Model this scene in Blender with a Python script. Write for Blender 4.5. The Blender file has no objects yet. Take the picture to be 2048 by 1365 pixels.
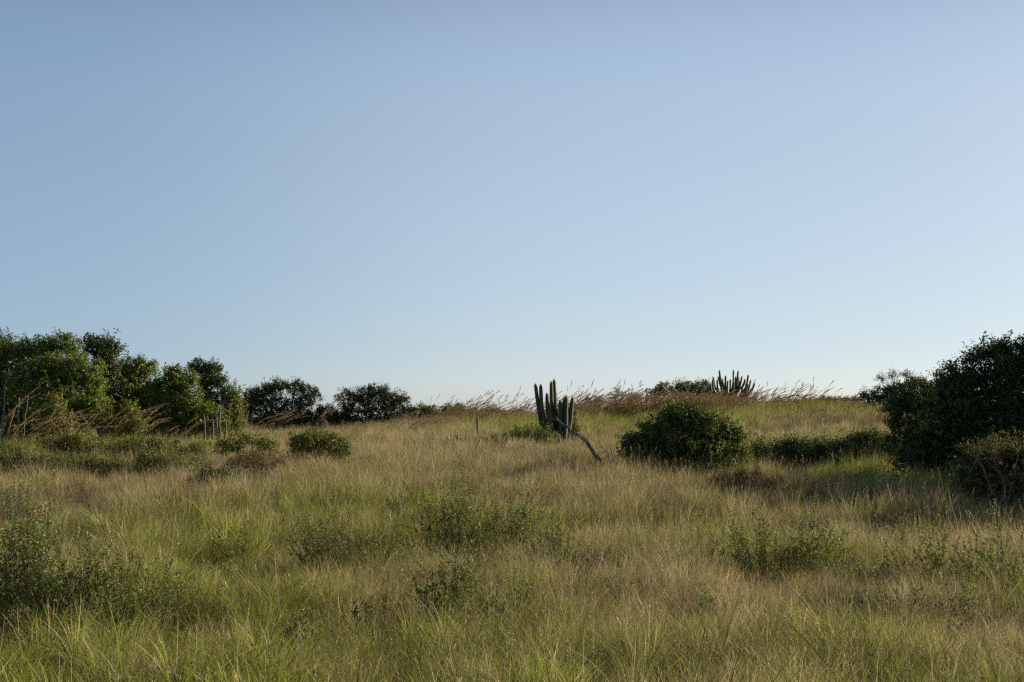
import bpy, math, numpy as np
from mathutils import Vector

# ------------------------------------------------------------------ camera, sky, sun, exposure
SC = bpy.context.scene
COL = SC.collection
EYE = 2.6
F = 2844.4            # focal length in pixels of the 2048 px wide photograph (50 mm)
PITCH = math.atan((830.0 - 682.5) / F)
cam_data = bpy.data.cameras.new('camera')
cam = bpy.data.objects.new('camera', cam_data)
COL.objects.link(cam)
cam_data.lens = 50.0
cam_data.sensor_width = 36.0
cam_data.clip_start = 0.1
cam_data.clip_end = 6000.0
cam.location = (0, 0, EYE)
cam.rotation_euler = (math.radians(90) + PITCH, 0, 0)
SC.camera = cam

SUN_AZ, SUN_EL = 69.0, 20.0      # to the right of the view and somewhat ahead
world = bpy.data.worlds.new('World')
SC.world = world
world.use_nodes = True
wn = world.node_tree
bg = wn.nodes['Background']
sky = wn.nodes.new('ShaderNodeTexSky')
sky.sky_type = 'NISHITA'
sky.sun_disc = False
sky.sun_elevation = math.radians(SUN_EL)
sky.sun_rotation = math.radians(SUN_AZ)
sky.altitude = 0
sky.air_density = 0.7
sky.dust_density = 0.5
sky.ozone_density = 2.5
# sky tint: clear-air blue whitened like thin haze, darkened overhead to cut ambient fill
tcw = wn.nodes.new('ShaderNodeTexCoord'); sep = wn.nodes.new('ShaderNodeSeparateXYZ')
wn.links.new(tcw.outputs['Generated'], sep.inputs[0])
hz = wn.nodes.new('ShaderNodeValToRGB')
for i_, (p_, c_) in enumerate([(0.0, (.57, .57, .64)), (.06, (.60, .54, .52)), (.17, (.89, .71, .56)), (.28, (.95, .76, .60)), (.60, (.30, .275, .235))]):
    hz.color_ramp.interpolation = 'CARDINAL'
    if i_ > 1: hz.color_ramp.elements.new(p_)
    hz.color_ramp.elements[i_].position = p_
    hz.color_ramp.elements[i_].color = (*c_, 1)
wn.links.new(sep.outputs[2], hz.inputs[0])
mx = wn.nodes.new('ShaderNodeMix'); mx.data_type = 'RGBA'; mx.blend_type = 'MULTIPLY'; mx.inputs[0].default_value = 1
wn.links.new(sky.outputs[0], mx.inputs[6]); wn.links.new(hz.outputs[0], mx.inputs[7])
# haze whiter toward the sun, both sides dimmed to imitate lens vignetting
mr = wn.nodes.new('ShaderNodeMapRange'); mr.inputs[1].default_value = -.4; mr.inputs[2].default_value = .4
wn.links.new(sep.outputs[0], mr.inputs[0])
hx = wn.nodes.new('ShaderNodeValToRGB'); hx.color_ramp.interpolation = 'EASE'
hx.color_ramp.elements.new(.5)
for el_, (p_, c_) in zip(hx.color_ramp.elements, [(0.05, (.77, .83, .90)), (.5, (1.0, .975, .965)), (.95, (.90, .88, .86))]):
    el_.position = p_; el_.color = (*c_, 1)
wn.links.new(mr.outputs[0], hx.inputs[0])
mx2 = wn.nodes.new('ShaderNodeMix'); mx2.data_type = 'RGBA'; mx2.blend_type = 'MULTIPLY'; mx2.inputs[0].default_value = 1
wn.links.new(mx.outputs[2], mx2.inputs[6]); wn.links.new(hx.outputs[0], mx2.inputs[7])
dbl = wn.nodes.new('ShaderNodeVectorMath'); dbl.operation = 'SCALE'; dbl.inputs[3].default_value = 2.14
wn.links.new(mx2.outputs[2], dbl.inputs[0])
wn.links.new(dbl.outputs[0], bg.inputs[0])
bg.inputs[1].default_value = 0.0755

sun_data = bpy.data.lights.new('sun', 'SUN')
sun_data.energy = 5.0
sun_data.angle = math.radians(0.5)
sun_data.color = (1.0, 0.86, 0.62)
sun = bpy.data.objects.new('sun', sun_data)
COL.objects.link(sun)
a, e = math.radians(SUN_AZ), math.radians(SUN_EL)
sun_dir = Vector((math.sin(a) * math.cos(e), math.cos(a) * math.cos(e), math.sin(e)))
sun.rotation_euler = sun_dir.to_track_quat('Z', 'Y').to_euler()

SC.view_settings.view_transform = 'Standard'
SC.view_settings.look = 'None'
SC.view_settings.exposure = 0.72
SC.view_settings.gamma = 1.0
SC.cycles.use_denoising = False
SC.cycles.filter_width = 1.35
SC.cycles.max_bounces = 6
SC.cycles.diffuse_bounces = 3
SC.cycles.glossy_bounces = 2
SC.cycles.transmission_bounces = 3
SC.cycles.transparent_max_bounces = 4

# ------------------------------------------------------------------ placing helpers
def ratio(px, py):
    v = -(py - 682.5)
    fy = F * math.cos(PITCH) - v * math.sin(PITCH)
    fz = F * math.sin(PITCH) + v * math.cos(PITCH)
    return (px - 1024.0) / fy, fz / fy

def P(px, py, d):
    rx, rz = ratio(px, py)
    return np.array([rx * d, d, EYE + rz * d])

def X(px, d):
    return (px - 1024.0) / F * d

def vnoise(x, y, f, seed=0):
    """smooth value noise in 0..1, vectorised"""
    x = np.asarray(x, float) * f + seed * 17.31
    y = np.asarray(y, float) * f - seed * 9.17
    xi, yi = np.floor(x), np.floor(y)
    xf, yf = x - xi, y - yi
    def h(i, j):
        s = np.sin(i * 127.1 + j * 311.7 + seed * 74.7) * 43758.5453
        return s - np.floor(s)
    u, v = xf * xf * (3 - 2 * xf), yf * yf * (3 - 2 * yf)
    return (h(xi, yi) * (1 - u) + h(xi + 1, yi) * u) * (1 - v) + (h(xi, yi + 1) * (1 - u) + h(xi + 1, yi + 1) * u) * v

_yk = np.array([-400, 0, 14, 20, 25, 30, 36, 40, 45, 55, 62, 70, 78, 86, 100, 140, 300, 4000.])
_zk = np.array([0, 0, 0, .07, .23, .46, .83, 1.0, 1.2, 1.65, 1.98, 2.33, 2.72, 2.78, 2.45, 1.6, 0, -10.])
_yt = np.arange(-400, 4000, 0.5)
_zt = np.convolve(np.pad(np.interp(_yt, _yk, _zk), 6, mode='edge'), np.ones(13) / 13, 'valid')
_xk = np.array([-60, -17, -9, -3.4, 2, 7.5, 13, 20, 28, 60.])
_ck = np.array([1.0, 1.15, 1.35, 2.0, 2.30, 2.58, 2.76, 2.78, 2.6, 2.4]) / 2.75

def ground(x, y):
    x = np.asarray(x, float); y = np.asarray(y, float)
    b = np.interp(y, _yt, _zt)
    t = np.clip((y - 38) / 40, 0, 1); t = t * t * (3 - 2 * t)
    c = np.interp(x, _xk, _ck)
    z = b * (1 + (c - 1) * t)
    z = z + 0.16 * (vnoise(x, y, 0.22, 1) - .5) + 0.08 * (vnoise(x, y, 0.7, 2) - .5)
    return z

# ------------------------------------------------------------------ mesh helpers
class MB:
    """collects quads and tris with a per-vertex float attribute"""
    def __init__(self):
        self.v, self.q, self.t, self.r, self.k = [], [], [], [], []
        self.n = 0
    def add(self, v, q=None, t=None, r=None, k=None):
        v = np.asarray(v, float).reshape(-1, 3)
        if q is not None and len(q): self.q.append(np.asarray(q, int).reshape(-1, 4) + self.n)
        if t is not None and len(t): self.t.append(np.asarray(t, int).reshape(-1, 3) + self.n)
        m = len(v)
        self.r.append(np.full(m, .5) if r is None else np.broadcast_to(np.asarray(r, float), (m,)))
        self.k.append(np.zeros(m) if k is None else np.broadcast_to(np.asarray(k, float), (m,)))
        self.v.append(v); self.n += m
    def mesh(self, name, mat, smooth=False):
        me = bpy.data.meshes.new(name)
        V = np.concatenate(self.v)
        Q = np.concatenate(self.q) if self.q else np.zeros((0, 4), int)
        T = np.concatenate(self.t) if self.t else np.zeros((0, 3), int)
        me.vertices.add(len(V)); me.vertices.foreach_set('co', V.astype(np.float32).ravel())
        me.loops.add(Q.size + T.size)
        me.loops.foreach_set('vertex_index', np.concatenate([Q.ravel(), T.ravel()]).astype(np.int32))
        me.polygons.add(len(Q) + len(T))
        st = np.concatenate([np.arange(len(Q)) * 4, Q.size + np.arange(len(T)) * 3]).astype(np.int32)
        me.polygons.foreach_set('loop_start', st)
        if smooth:
            me.polygons.foreach_set('use_smooth', np.ones(len(Q) + len(T), bool))
        me.update(calc_edges=True)
        for nm, arr in (('rnd', self.r), ('kind', self.k)):
            at = me.attributes.new(nm, 'FLOAT', 'POINT')
            at.data.foreach_set('value', np.concatenate(arr).astype(np.float32))
        me.materials.append(mat)
        return me
    def build(self, name, mat, parent=None, smooth=False, origin=None):
        if origin is not None:
            self.v = [v - np.asarray(origin) for v in self.v]
        o = bpy.data.objects.new(name, self.mesh(name, mat, smooth))
        COL.objects.link(o)
        if parent is not None: o.parent = parent
        return o

def tag(o, label=None, cat=None, group=None, kind=None):
    if label: o['label'] = label
    if cat: o['category'] = cat
    if group: o['group'] = group
    if kind: o['kind'] = kind
    return o

def thing(name, loc, label, cat, group=None):
    o = bpy.data.objects.new(name, None)
    o.empty_display_size = 0.2
    COL.objects.link(o)
    o.location = tuple(float(v) for v in loc)
    return tag(o, label, cat, group)

def norm(v):
    return v / np.maximum(np.linalg.norm(v, axis=-1, keepdims=True), 1e-9)

def tube(mb, pts, rad, sides=6, r=.5, cap=True, ribs=None):
    """swept tube; ribs = (count, depth) gives a fluted section"""
    pts = np.asarray(pts, float); n = len(pts)
    rad = np.broadcast_to(np.asarray(rad, float), (n,))
    tg = norm(np.gradient(pts, axis=0))
    ref = np.array([0, 1., 0]) if abs(tg[0][1]) < .9 else np.array([1., 0, 0])
    u = np.zeros((n, 3)); p = ref
    for i in range(n):
        p = p - tg[i] * np.dot(p, tg[i]); p = p / np.linalg.norm(p); u[i] = p
    w = np.cross(tg, u)
    if ribs: sides = ribs[0] * 2
    an = np.arange(sides) * 2 * np.pi / sides
    mod = np.ones(sides); kk = np.zeros(sides)
    if ribs:
        mod[1::2] = 1 - ribs[1]; kk[0::2] = 1
    ring = u[:, None, :] * (np.cos(an) * mod)[None, :, None] + w[:, None, :] * (np.sin(an) * mod)[None, :, None]
    V = pts[:, None, :] + ring * rad[:, None, None]
    idx = np.arange(n * sides).reshape(n, sides)
    q = np.stack([idx[:-1], np.roll(idx[:-1], -1, 1), np.roll(idx[1:], -1, 1), idx[1:]], -1).reshape(-1, 4)
    V = V.reshape(-1, 3); k = np.tile(kk, n)
    t = []
    if cap:
        V = np.vstack([V, pts[-1] + tg[-1] * rad[-1] * .6]); k = np.append(k, 0)
        c = n * sides
        t = np.stack([idx[-1], np.roll(idx[-1], -1), np.full(sides, c)], -1)
    mb.add(V, q, t, r=r, k=k)

def curve_pts(a, b, rng, n=6, wob=.08, sag=0.0):
    a, b = np.asarray(a, float), np.asarray(b, float)
    L = np.linalg.norm(b - a); t = np.linspace(0, 1, n)[:, None]
    p = a + (b - a) * t
    off = rng.normal(0, wob * L, (n, 3)); off[0] = 0; off[-1] = 0
    k = np.sin(t * np.pi)
    p = p + off * .6 * k + np.array([0, 0, sag * L]) * k
    return p

def leaves(mb, pos, dirv, size, rng, width=.5, fold=.25, r=None, kind=0.0, upbias=.5, face=None):
    """folded diamond leaves: pos (n,3) base, dirv (n,3) axis, size (n,)"""
    n = len(pos)
    if n == 0: return
    dirv = norm(dirv)
    nn = norm(rng.normal(size=(n, 3)) + np.array([0, 0, upbias])) if face is None else norm(face * 1.6 + rng.normal(0, .45, (n, 3)) + np.array([0, 0, .25]))
    side = norm(np.cross(dirv, nn)); nn = np.cross(side, dirv)
    s = size[:, None]
    mid = pos + dirv * s * .45
    tip = pos + dirv * s - nn * s * .12
    up = nn * s * width * fold
    L = mid + side * s * width * .5 + up
    R = mid - side * s * width * .5 + up
    V = np.stack([pos, L, tip, R], 1).reshape(-1, 3)
    b = np.arange(n)[:, None] * 4
    t = np.concatenate([b + np.array([0, 2, 1]), b + np.array([0, 3, 2])], 1).reshape(-1, 3)
    rr = rng.random(n) if r is None else r
    mb.add(V, t=t, r=np.repeat(rr, 4), k=np.repeat(np.broadcast_to(kind, (n,)), 4))

# ------------------------------------------------------------------ materials
def new_mat(name):
    m = bpy.data.materials.new(name); m.use_nodes = True
    nt = m.node_tree; nt.nodes.clear()
    return m, nt, nt.nodes.new('ShaderNodeOutputMaterial')

def attr(nt, name, kind='GEOMETRY'):
    a_ = nt.nodes.new('ShaderNodeAttribute'); a_.attribute_name = name; a_.attribute_type = kind
    return a_.outputs['Fac']

def ramp(nt, fac, stops, interp='LINEAR'):
    r_ = nt.nodes.new('ShaderNodeValToRGB'); cr = r_.color_ramp; cr.interpolation = interp
    while len(cr.elements) < len(stops): cr.elements.new(.5)
    for el, (p, c) in zip(cr.elements, stops):
        el.position = p; el.color = (*c, 1)
    nt.links.new(fac, r_.inputs[0])
    return r_.outputs[0]

def math_(nt, op, a_, b_=None, c_=None):
    m = nt.nodes.new('ShaderNodeMath'); m.operation = op
    for i, v in enumerate((a_, b_, c_)):
        if v is None: continue
        if isinstance(v, (int, float)): m.inputs[i].default_value = v
        else: nt.links.new(v, m.inputs[i])
    return m.outputs[0]

def mixc(nt, fac, a_, b_, mode='MIX'):
    m = nt.nodes.new('ShaderNodeMix'); m.data_type = 'RGBA'; m.blend_type = mode
    for s, v in ((m.inputs[0], fac), (m.inputs[6], a_), (m.inputs[7], b_)):
        if isinstance(v, (int, float)): s.default_value = v
        elif isinstance(v, tuple): s.default_value = (*v, 1)
        else: nt.links.new(v, s)
    return m.outputs[2]

def noise_tex(nt, scale, detail=4, coord='Object'):
    tc = nt.nodes.new('ShaderNodeTexCoord'); n_ = nt.nodes.new('ShaderNodeTexNoise')
    n_.inputs['Scale'].default_value = scale; n_.inputs['Detail'].default_value = detail
    nt.links.new(tc.outputs[coord], n_.inputs['Vector'])
    return n_.outputs[0]

def thin_shader(nt, out, col, trans=.35, gloss=.0, rough=.4, tcol=None):
    """a thin plant surface: reflects, and lets part of the light through"""
    d = nt.nodes.new('ShaderNodeBsdfDiffuse'); nt.links.new(col, d.inputs[0])
    t = nt.nodes.new('ShaderNodeBsdfTranslucent'); nt.links.new(tcol if tcol is not None else col, t.inputs[0])
    m = nt.nodes.new('ShaderNodeMixShader'); m.inputs[0].default_value = trans
    nt.links.new(d.outputs[0], m.inputs[1]); nt.links.new(t.outputs[0], m.inputs[2])
    last = m.outputs[0]
    if gloss > 0:
        g = nt.nodes.new('ShaderNodeBsdfGlossy'); g.inputs['Roughness'].default_value = rough
        g.inputs['Color'].default_value = (1, 1, 1, 1)
        m2 = nt.nodes.new('ShaderNodeMixShader'); m2.inputs[0].default_value = gloss * .5
        nt.links.new(last, m2.inputs[1]); nt.links.new(g.outputs[0], m2.inputs[2]); last = m2.outputs[0]
    nt.links.new(last, out.inputs[0])

def leaf_mat(name, dark, mid, light, odd=None, odd_frac=.04, gloss=.07, trans=.28):
    m, nt, out = new_mat(name)
    r_ = attr(nt, 'rnd')
    st = [(0.0, dark), (.5, mid), (1 - odd_frac - .02, light)]
    st.append((1 - odd_frac, odd if odd else light))
    col = ramp(nt, r_, st)
    nz = noise_tex(nt, 1.7, 3)
    k_ = math_(nt, 'MULTIPLY_ADD', nz, 1.0, .5)
    mul = nt.nodes.new('ShaderNodeCombineColor')
    for i in range(3): nt.links.new(k_, mul.inputs[i])
    col = mixc(nt, 1.0, col, mul.outputs[0], 'MULTIPLY')
    tc = mixc(nt, 1.0, col, (1.25, 1.25, .55), 'MULTIPLY')
    thin_shader(nt, out, col, trans, gloss, .48, tc)
    return m

M = {}
M['tree_leaf'] = leaf_mat('tree_leaf', (.055, .090, .012), (.105, .150, .018), (.165, .210, .030), (.27, .27, .05))
M['dark_leaf'] = leaf_mat('dark_leaf', (.026, .046, .012), (.042, .070, .017), (.068, .100, .024), (.12, .14, .04), gloss=.07)
M['bush_leaf'] = leaf_mat('bush_leaf', (.036, .062, .012), (.062, .098, .017), (.115, .155, .026), (.24, .25, .06), .05)
M['far_leaf'] = leaf_mat('far_leaf', (.034, .048, .018), (.052, .070, .024), (.080, .098, .032), (.12, .12, .05), gloss=.03)
M['yellow_leaf'] = leaf_mat('yellow_leaf', (.075, .105, .016), (.130, .155, .024), (.190, .205, .035), (.32, .25, .05), .05)
M['weed_leaf'] = leaf_mat('weed_leaf', (.070, .100, .024), (.105, .145, .034), (.150, .190, .050), (.32, .34, .17), .07, gloss=.06, trans=.42)
M['grey_leaf'] = leaf_mat('grey_leaf', (.085, .105, .034), (.125, .150, .050), (.170, .195, .070), (.30, .31, .18), .08, gloss=.06, trans=.42)
M['pale_leaf'] = leaf_mat('pale_leaf', (.12, .145, .085), (.17, .195, .12), (.24, .26, .17), (.36, .36, .26), .08)
M['dry_leaf'] = leaf_mat('dry_leaf', (.11, .085, .045), (.18, .135, .070), (.28, .22, .12), (.40, .33, .20), .10, gloss=.04)
M['brown_leaf'] = leaf_mat('brown_leaf', (.060, .050, .030), (.095, .080, .045), (.15, .12, .07), (.25, .19, .11), .08, gloss=.03)

def wood_mat(name, c1, c2, rough=.85):
    m, nt, out = new_mat(name)
    b = nt.nodes.new('ShaderNodeBsdfPrincipled')
    n_ = noise_tex(nt, 14, 5)
    nt.links.new(ramp(nt, n_, [(.3, c1), (.7, c2)]), b.inputs['Base Color'])
    b.inputs['Roughness'].default_value = rough
    bp = nt.nodes.new('ShaderNodeBump'); bp.inputs['Strength'].default_value = .5; bp.inputs['Distance'].default_value = .02
    nt.links.new(noise_tex(nt, 40, 4), bp.inputs['Height']); nt.links.new(bp.outputs[0], b.inputs['Normal'])
    nt.links.new(b.outputs[0], out.inputs[0])
    return m
M['bark'] = wood_mat('bark', (.09, .075, .055), (.17, .145, .11))
M['dead_wood'] = wood_mat('dead_wood', (.022, .019, .016), (.05, .043, .036))
M['pale_wood'] = wood_mat('pale_wood', (.10, .09, .07), (.20, .18, .15))
M['twig'] = wood_mat('twig', (.10, .075, .05), (.20, .16, .11))
M['weed_stem'] = wood_mat('weed_stem', (.10, .09, .05), (.20, .18, .10))

def cactus_mat(name, body1, body2, spine):
    m, nt, out = new_mat(name)
    b = nt.nodes.new('ShaderNodeBsdfPrincipled')
    base = ramp(nt, noise_tex(nt, 3.5, 5), [(.35, body1), (.7, body2)])
    crest = attr(nt, 'kind')
    k_ = math_(nt, 'POWER', crest, 2.5)
    k_ = math_(nt, 'MULTIPLY', k_, .7)
    nt.links.new(mixc(nt, k_, base, spine), b.inputs['Base Color'])
    b.inputs['Roughness'].default_value = .7
    nt.links.new(b.outputs[0], out.inputs[0])
    return m
M['cactus'] = cactus_mat('cactus', (.026, .036, .014), (.048, .060, .022), (.090, .085, .05))
M['grey_cactus'] = cactus_mat('grey_cactus', (.045, .042, .030), (.080, .070, .048), (.16, .13, .09))

def grass_mat():
    m, nt, out = new_mat('grass_blades')
    r_ = attr(nt, 'rnd'); kd = attr(nt, 'kind')
    gr = attr(nt, 'green', 'INSTANCER'); vr = attr(nt, 'vary', 'INSTANCER')
    straw = ramp(nt, math_(nt, 'FRACT', math_(nt, 'ADD', math_(nt, 'MULTIPLY', r_, 7.31), vr)),
                 [(0, (.13, .10, .055)), (.3, (.37, .31, .165)), (.6, (.54, .47, .26)), (.85, (.26, .195, .12)), (1, (.70, .64, .42))])
    green = ramp(nt, math_(nt, 'FRACT', math_(nt, 'ADD', math_(nt, 'MULTIPLY', r_, 3.7), vr)),
                 [(0, (.07, .11, .022)), (.35, (.20, .245, .040)), (.7, (.40, .42, .075)), (1, (.11, .16, .04))])
    br = nt.nodes.new('ShaderNodeMapRange'); br.interpolation_type = 'SMOOTHSTEP'; br.inputs[1].default_value = .60; br.inputs[2].default_value = .78; br.inputs[4].default_value = .65
    nt.links.new(vr, br.inputs[0]); straw = mixc(nt, br.outputs[0], straw, (.15, .095, .06))
    g_ = math_(nt, 'GREATER_THAN', gr, r_)
    col = mixc(nt, g_, straw, green)
    head = ramp(nt, math_(nt, 'FRACT', math_(nt, 'MULTIPLY', r_, 5.3)), [(0, (.30, .21, .14)), (.5, (.46, .36, .24)), (1, (.36, .28, .18))])
    col = mixc(nt, kd, col, head)
    tb = math_(nt, 'MULTIPLY_ADD', math_(nt, 'FRACT', math_(nt, 'MULTIPLY', vr, 57.3)), 1.08, .50)   # each tuft its own tone
    cb = nt.nodes.new('ShaderNodeCombineColor')
    for i in range(3): nt.links.new(tb, cb.inputs[i])
    col = mixc(nt, 1.0, col, cb.outputs[0], 'MULTIPLY')
    thin_shader(nt, out, col, .33, .0, .5)
    return m
M['grass'] = grass_mat()

def plume_mat():
    m, nt, out = new_mat('plume')
    r_ = attr(nt, 'rnd'); kd = attr(nt, 'kind')
    stalk = ramp(nt, r_, [(0, (.24, .17, .09)), (.5, (.33, .25, .14)), (1, (.20, .20, .07))])
    head = ramp(nt, r_, [(0, (.30, .19, .10)), (.5, (.46, .32, .18)), (1, (.60, .46, .28))])
    thin_shader(nt, out, mixc(nt, kd, stalk, head), .4, .0)
    return m
M['plume'] = plume_mat()

def soil_mat():
    m, nt, out = new_mat('soil_and_litter')
    b = nt.nodes.new('ShaderNodeBsdfPrincipled')
    c = ramp(nt, noise_tex(nt, 1.3, 6), [(.3, (.030, .021, .011)), (.55, (.062, .045, .022)), (.75, (.040, .040, .014))])
    nt.links.new(c, b.inputs['Base Color']); b.inputs['Roughness'].default_value = 1
    bp = nt.nodes.new('ShaderNodeBump'); bp.inputs['Strength'].default_value = .8; bp.inputs['Distance'].default_value = .06
    nt.links.new(noise_tex(nt, 9, 6), bp.inputs['Height']); nt.links.new(bp.outputs[0], b.inputs['Normal'])
    nt.links.new(b.outputs[0], out.inputs[0])
    return m
M['soil'] = soil_mat()

# ------------------------------------------------------------------ the ground
xs = np.concatenate([[-3000, -1500, -700, -350, -180, -110, -80], np.arange(-60, 60.1, .6), [80, 110, 180, 350, 700, 1500, 3000]])
ys = np.concatenate([[-400, -150, -60, -25], np.arange(-8, 130.1, .6), [140, 160, 200, 280, 450, 800, 1500, 3000, 3900]])
GX, GY = np.meshgrid(xs, ys)
gm = MB()
ids = np.arange(GX.size).reshape(GX.shape)
gm.add(np.stack([GX, GY, ground(GX, GY)], -1).reshape(-1, 3),
       q=np.stack([ids[:-1, :-1], ids[:-1, 1:], ids[1:, 1:], ids[1:, :-1]], -1).reshape(-1, 4))
tag(gm.build('ground', M['soil'], smooth=True), kind='structure')

# ------------------------------------------------------------------ grass
def blades(mb, rng, n, rad, h0, h1, w0, w1, seg, lean0, lean1, bias=.12, heads=0.0, head_len=.09, kindv=0.0):
    ang = rng.random(n) * 2 * np.pi
    rr = rad * np.sqrt(rng.random(n))
    base = np.stack([np.cos(ang) * rr, np.sin(ang) * rr, np.full(n, -.03)], -1)
    ha = ang + rng.normal(0, .9, n)
    hd = np.stack([np.cos(ha), np.sin(ha), np.zeros(n)], -1)
    h = rng.uniform(h0, h1, n) ; w = rng.uniform(w0, w1, n)
    lean = rng.uniform(lean0, lean1, n) ** 1.0
    t = np.linspace(0, 1, seg + 1)
    out_ = (lean * h)[:, None] * t[None] ** 1.8
    up = h[:, None] * (t[None] - .32 * np.clip(lean, 0, 1.1)[:, None] * t[None] ** 2.4)
    pts = base[:, None] + hd[:, None] * out_[..., None] + np.array([0, 0, 1.]) * up[..., None]
    pts[..., 0] += (bias * h)[:, None] * t[None] ** 1.6
    wa = rng.random(n) * np.pi
    wd = np.stack([np.cos(wa), np.sin(wa), np.zeros(n)], -1)
    prof = (1 - t) ** .6 * .95 + .05
    hw = .5 * w[:, None] * prof[None]
    A = pts - wd[:, None] * hw[..., None]; B = pts + wd[:, None] * hw[..., None]
    V = np.stack([A, B], 2).reshape(n, -1, 3)
    s = seg + 1
    j = np.arange(seg) * 2
    q1 = np.stack([j, j + 1, j + 3, j + 2], -1)
    q = (np.arange(n)[:, None, None] * (2 * s) + q1[None]).reshape(-1, 4)
    r_ = rng.random(n)
    mb.add(V.reshape(-1, 3), q, r=np.repeat(r_, 2 * s), k=kindv)
    nh = int(n * heads)
    if nh:
        tip = pts[:nh, -1]; prev = pts[:nh, -2]; dv = norm(tip - prev)
        m_ = 5
        for i in range(m_):
            f = i / m_
            p0 = tip - dv * head_len * (.5 - f)
            dd = norm(dv + rng.normal(0, .45, (nh, 3)))
            leaves(mb, p0, dd, rng.uniform(.5, .9, nh) * head_len * .6, rng, width=.15, kind=1.0, r=rng.random(nh))

proto_cols = {}
def proto(colname, i, fn, seed, mat='grass'):
    c = proto_cols.get(colname)
    if c is None:
        c = bpy.data.collections.new(colname); proto_cols[colname] = c
    mb = MB(); fn(mb, np.random.default_rng(seed))
    o = bpy.data.objects.new('%s_%02d' % (colname, i), mb.mesh('%s_%02d' % (colname, i), M[mat]))
    c.objects.link(o)

# kinds 0-3 plain tufts, 4-5 arching green, 6-7 with seed heads
def near_plain(mb, g): blades(mb, g, 40, .15, .24, .66, .004, .010, 5, .05, .85); blades(mb, g, 12, .13, .45, .82, .002, .0035, 5, .02, .6, heads=.15)
def near_green(mb, g): blades(mb, g, 40, .11, .36, .88, .007, .015, 6, .2, 1.15, bias=.22)
def near_head(mb, g): blades(mb, g, 26, .15, .25, .55, .004, .009, 4, .05, .8); blades(mb, g, 13, .13, .5, .85, .002, .0035, 4, .05, .5, heads=.6, head_len=.07); blades(mb, g, 3, .15, .6, 1.0, .003, .005, 6, .6, 1.4)
def mid_plain(mb, g): blades(mb, g, 32, .19, .24, .66, .006, .013, 4, .05, .8); blades(mb, g, 11, .15, .45, .84, .004, .006, 4, .02, .5, heads=.1)
def mid_green(mb, g): blades(mb, g, 30, .15, .34, .82, .009, .017, 4, .2, 1.05, bias=.22)
def mid_head(mb, g): blades(mb, g, 20, .2, .25, .5, .006, .010, 3, .05, .8); blades(mb, g, 10, .17, .5, .88, .004, .006, 4, .05, .5, heads=.4, head_len=.08)
def far_plain(mb, g): blades(mb, g, 30, .30, .26, .60, .009, .016, 3, .05, .75); blades(mb, g, 10, .24, .45, .80, .007, .010, 3, .02, .5, heads=.08)
def far_green(mb, g): blades(mb, g, 34, .24, .34, .78, .011, .019, 3, .2, .95, bias=.38)
def far_head(mb, g): blades(mb, g, 20, .28, .25, .5, .010, .015, 3, .05, .7); blades(mb, g, 12, .28, .46, .84, .007, .010, 3, .05, .5, heads=.3, head_len=.10)
for lod, fs in (('near', (near_plain, near_green, near_head)), ('mid', (mid_plain, mid_green, mid_head)), ('far', (far_plain, far_green, far_head))):
    for i in range(8):
        proto('tuft_' + lod, i, fs[0 if i < 4 else (1 if i < 6 else 2)], 100 + i)

def scatter_object(name, pts, idx, rot, scl, green, vary, colname, mat, label):
    me = bpy.data.meshes.new(name)
    me.vertices.add(len(pts)); me.vertices.foreach_set('co', pts.astype(np.float32).ravel())
    for nm, ty, arr in (('pick', 'INT', idx.astype(np.int32)), ('scl', 'FLOAT', scl), ('green', 'FLOAT', green), ('vary', 'FLOAT', vary)):
        at = me.attributes.new(nm, ty, 'POINT'); at.data.foreach_set('value', arr if ty == 'INT' else arr.astype(np.float32))
    at = me.attributes.new('rot', 'FLOAT_VECTOR', 'POINT'); at.data.foreach_set('vector', rot.astype(np.float32).ravel())
    me.materials.append(M[mat])
    o = bpy.data.objects.new(name, me); COL.objects.link(o)
    ng = bpy.data.node_groups.new(name + '_scatter', 'GeometryNodeTree')
    ng.interface.new_socket('Geometry', in_out='INPUT', socket_type='NodeSocketGeometry')
    ng.interface.new_socket('Geometry', in_out='OUTPUT', socket_type='NodeSocketGeometry')
    N = ng.nodes; L = ng.links
    gi, go = N.new('NodeGroupInput'), N.new('NodeGroupOutput')
    ip = N.new('GeometryNodeInstanceOnPoints'); ci = N.new('GeometryNodeCollectionInfo')
    ci.inputs['Collection'].default_value = proto_cols[colname]
    ci.inputs['Separate Children'].default_value = True; ci.inputs['Reset Children'].default_value = True
    ip.inputs['Pick Instance'].default_value = True
    def na(nm, ty):
        n_ = N.new('GeometryNodeInputNamedAttribute'); n_.data_type = ty; n_.inputs['Name'].default_value = nm
        return [s for s in n_.outputs if s.enabled and s.name == 'Attribute'][0]
    L.new(gi.outputs[0], ip.inputs['Points']); L.new(ci.outputs[0], ip.inputs['Instance'])
    L.new(na('pick', 'INT'), ip.inputs['Instance Index'])
    er = N.new('FunctionNodeEulerToRotation'); L.new(na('rot', 'FLOAT_VECTOR'), er.inputs[0]); L.new(er.outputs[0], ip.inputs['Rotation'])
    L.new(na('scl', 'FLOAT'), ip.inputs['Scale'])
    L.new(ip.outputs[0], go.inputs[0])
    md = o.modifiers.new('scatter', 'NODES'); md.node_group = ng
    return tag(o, label, None, None, 'stuff')

def gauss(px, d, cx, cd, sx, sd):
    return np.exp(-((px - cx) / sx) ** 2 - ((d - cd) / sd) ** 2)

def wedge(rng, d0, d1, dens):
    wmax = .36 * d1 * 1.18 + 3
    n = int((d1 - d0) * 2 * wmax * dens)
    y = rng.uniform(d0, d1, n); x = rng.uniform(-wmax, wmax, n)
    k = np.abs(x) < .36 * y * 1.18 + 3
    return x[k], y[k]

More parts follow.
